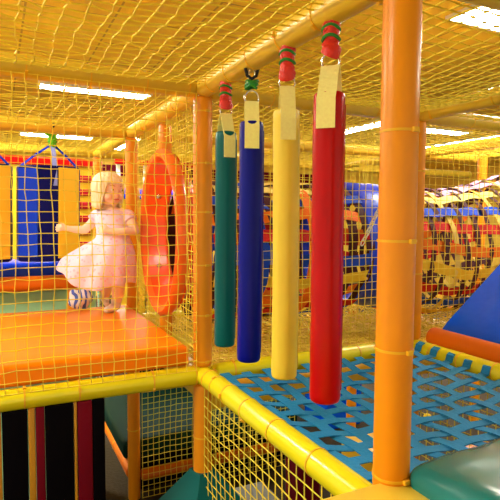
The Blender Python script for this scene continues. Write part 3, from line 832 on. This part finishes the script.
# arm folded across the chest
RA = [((.082, .008, .585), .035), ((.125, -.02, .530), .029), ((.142, -.045, .492), .027), ((.085, -.095, .488), .023), ((.02, -.112, .492), .017)]
chain(m, RA)
wr = Vector((.016, -.113, .492))
capsule(m, wr, wr+Vector((-.030, -.004, .006)), .0165, .0175)
pm = wr+Vector((-.034, -.005, .007))
fingers(pm, (-1, .10, .05), (.05, .3, .95), (.030, .036, .038, .034))
chain(m, [(wr+Vector((-.010, -.006, .012)), .008), (wr+Vector((-.022, -.008, .028)), .0072), (wr+Vector((-.032, -.006, .036)), .006)])
body = obj('body', m, M['skin'], ch)
md = body.modifiers.new('r', 'REMESH'); md.mode = 'VOXEL'; md.voxel_size = .0038; md.use_smooth_shade = True
md2 = body.modifiers.new('s', 'SMOOTH'); md2.iterations = 5; md2.factor = .5
dg = bpy.context.evaluated_depsgraph_get()
me = bpy.data.meshes.new_from_object(body.evaluated_get(dg)); body.modifiers.clear(); body.data = me
me.polygons.foreach_set('use_smooth', [True]*len(me.polygons))
if not me.materials: me.materials.append(M['skin'])
# face
for s in (1, -1):
    e = obj('eye', MB().ball(hp(.083, s*.033, .004), .0085, 14, 10, (1, 1, .85)), M['white'], ch)
    sub('iris', MB().ball(hp(.0885, s*.0335, .004), .0058, 12, 8), M['eye'], e)
    obj('eyebrow', MB().path([hp(.086, s*.018, .026), hp(.086, s*.034, .031), hp(.074, s*.05, .026)], [.002, .003, .0015], 6), M['brow'], ch)
obj('lips', MB().path([hp(.079, .018, -.051), hp(.0865, .009, -.0495), hp(.0885, 0, -.0505), hp(.0865, -.009, -.0495), hp(.079, -.018, -.051)], [.002, .0042, .0046, .0042, .002], 8), M['lip'], ch)
# hair: a bob with a fringe, open at the face
m = MB(); n_, k_ = 72, 22; vs = []; fs = []
for i in range(k_+1):
    for j in range(n_):
        a = 2*PI*j/n_; a = a if a <= PI else a-2*PI          # 0 = face direction
        op = abs(a)
        # length: fringe over the face, falling to the nape elsewhere
        low =   .040 if op < .72 else (.040-(op-.72)/.38*.150 if op < 1.10 else -.110-.012*math.cos(op))
        s = i/k_
        t0 = .06; zt = .108
        z = zt-(zt-low)*(1-math.cos(s*PI*.5))if s < 1 else low
        cz = (z-.018)/.094
        rr = math.sqrt(max(.0, 1-cz*cz)) if cz > 0 else 1.0-.10*min(1, -cz)**1.5
        rip = 1+.018*math.sin(j*5+i*.2)+.012*math.sin(j*11)
        vs.append(hp((-.008+.104*rr*math.cos(a))*1.0*rip, .094*rr*math.sin(a)*rip, z))
for i in range(k_):
    for j in range(n_):
        j2 = (j+1) % n_; fs.append((i*n_+j, i*n_+j2, (i+1)*n_+j2, (i+1)*n_+j))
vs.append(hp(-.008, 0, .1125)); fs += [(len(vs)-1, j, (j+1) % n_) for j in range(n_)]
m.add(vs, fs)
hr = obj('hair', m, M['hair'], ch, ang=70)
sm = hr.modifiers.new('t', 'SOLIDIFY'); sm.thickness = .012; sm.offset = -1
# dress: fitted bodice, flared skirt swinging back
m = MB(); rings = []; n_ = 72
prof = [  # z, cx, cy, rx, ry, ripple
    (.612, -.016, .006, .060, .052, 0), (.600, -.012, .006, .090, .066, 0), (.575, -.006, .006, .104, .078, 0), (.54, -.003, .005, .098, .084, 0), (.50, 0, .005, .092, .086, .001),
    (.462, .0, .005, .092, .088, .003), (.44, .0, .005, .098, .092, .005), (.40, -.006, .0, .118, .108, .008), (.36, -.022, .0, .142, .124, .011), (.31, -.045, .0, .168, .138, .015),
    (.26, -.068, .0, .190, .150, .018), (.21, -.092, .0, .207, .158, .021), (.165, -.105, .0, .214, .162, .023), (.155, -.107, .0, .214, .162, .023)]
for z, cx, cy, rx, ry, rp in prof:
    ring = []
    for j in range(n_):
        a = 2*PI*j/n_; w = 1+rp*5*(math.sin(a*9+z*5)*.5+.35*math.sin(a*5+1))
        lift = 0
        if z < .45:
            q = (.45-z)/.3; c_ = max(0, -math.cos(a)); lift = .145*q*c_**1.3+ .035*q*max(0, math.cos(a))
            lift -= .012*q*math.sin(a*9)*.5
        ring.append((cx+rx*w*math.cos(a), cy+ry*w*math.sin(a), z+lift-.01*(z < .2)))
    rings.append(ring)
m.rings(rings, cap=False)
dr = obj('dress', m, M['dress'], ch, ang=80)
sm = dr.modifiers.new('t', 'SOLIDIFY'); sm.thickness = .005; sm.offset = 1
for s, P in ((-1, LA), (1, RA)):
    a = Vector(P[0][0]); b = Vector(P[1][0]); d = (b-a).normalized()
    m = MB(); m.path([a-d*.02, a+d*.0, a+d*.025, a+d*.05, a+d*.052], [.030, .044, .046, .042, .036], 20)
    sub('sleeve', m, M['dress'], dr)
m = MB(); chain(m, [((.013, .016, .075), .031), ((.011, .013, .034), .030), ((-.007, -.022, .024), .0265), ((-.024, -.053, .0195), .0205)])
so = obj('sock', m, M['sock'], ch)
m = MB(); chain(m, [((-.1, .19, .075), .030), ((-.109, .205, .052), .029), ((-.10, .19, .028), .022), ((-.085, .163, .018), .0175)])
so2 = obj('sock', m, M['sock'], ch)
for o in (so, so2):
    md = o.modifiers.new('r', 'REMESH'); md.mode = 'VOXEL'; md.voxel_size = .004; md.use_smooth_shade = True

# ------------------------------------------------------------------ camera and light
sc = bpy.context.scene
f, yaw, pit, rol = 518.8, .4538, .0639, .0063
F = Vector((math.sin(yaw)*math.cos(pit), math.cos(yaw)*math.cos(pit), -math.sin(pit)))
R0 = Vector((math.cos(yaw), -math.sin(yaw), 0)); U0 = R0.cross(F)
Rv = R0*math.cos(rol)+U0*math.sin(rol); Uv = -R0*math.sin(rol)+U0*math.cos(rol)
cam = bpy.data.cameras.new('camera'); co = bpy.data.objects.new('camera', cam); COL.objects.link(co)
cam.sensor_width = 36; cam.lens = f/500*36; cam.clip_start = .05
mw = Matrix(((Rv.x, Uv.x, -F.x), (Rv.y, Uv.y, -F.y), (Rv.z, Uv.z, -F.z)))
co.rotation_euler = mw.to_euler(); co.location = (-.8097, -2.1341, .7012)
sc.camera = co

w = bpy.data.worlds.new('hall'); sc.world = w; w.use_nodes = True
bg = w.node_tree.nodes['Background']; bg.inputs['Color'].default_value = (1, .94, .68, 1); bg.inputs['Strength'].default_value = .62

for o in COL.objects:
    if o.parent is None: o.location.z += 1.25
    if '_abs' in o: del o['_abs']
vs_ = sc.view_settings
vs_.view_transform = 'Standard'; vs_.look = 'None'; vs_.exposure = .62; vs_.gamma = 1; vs_.use_curve_mapping = False
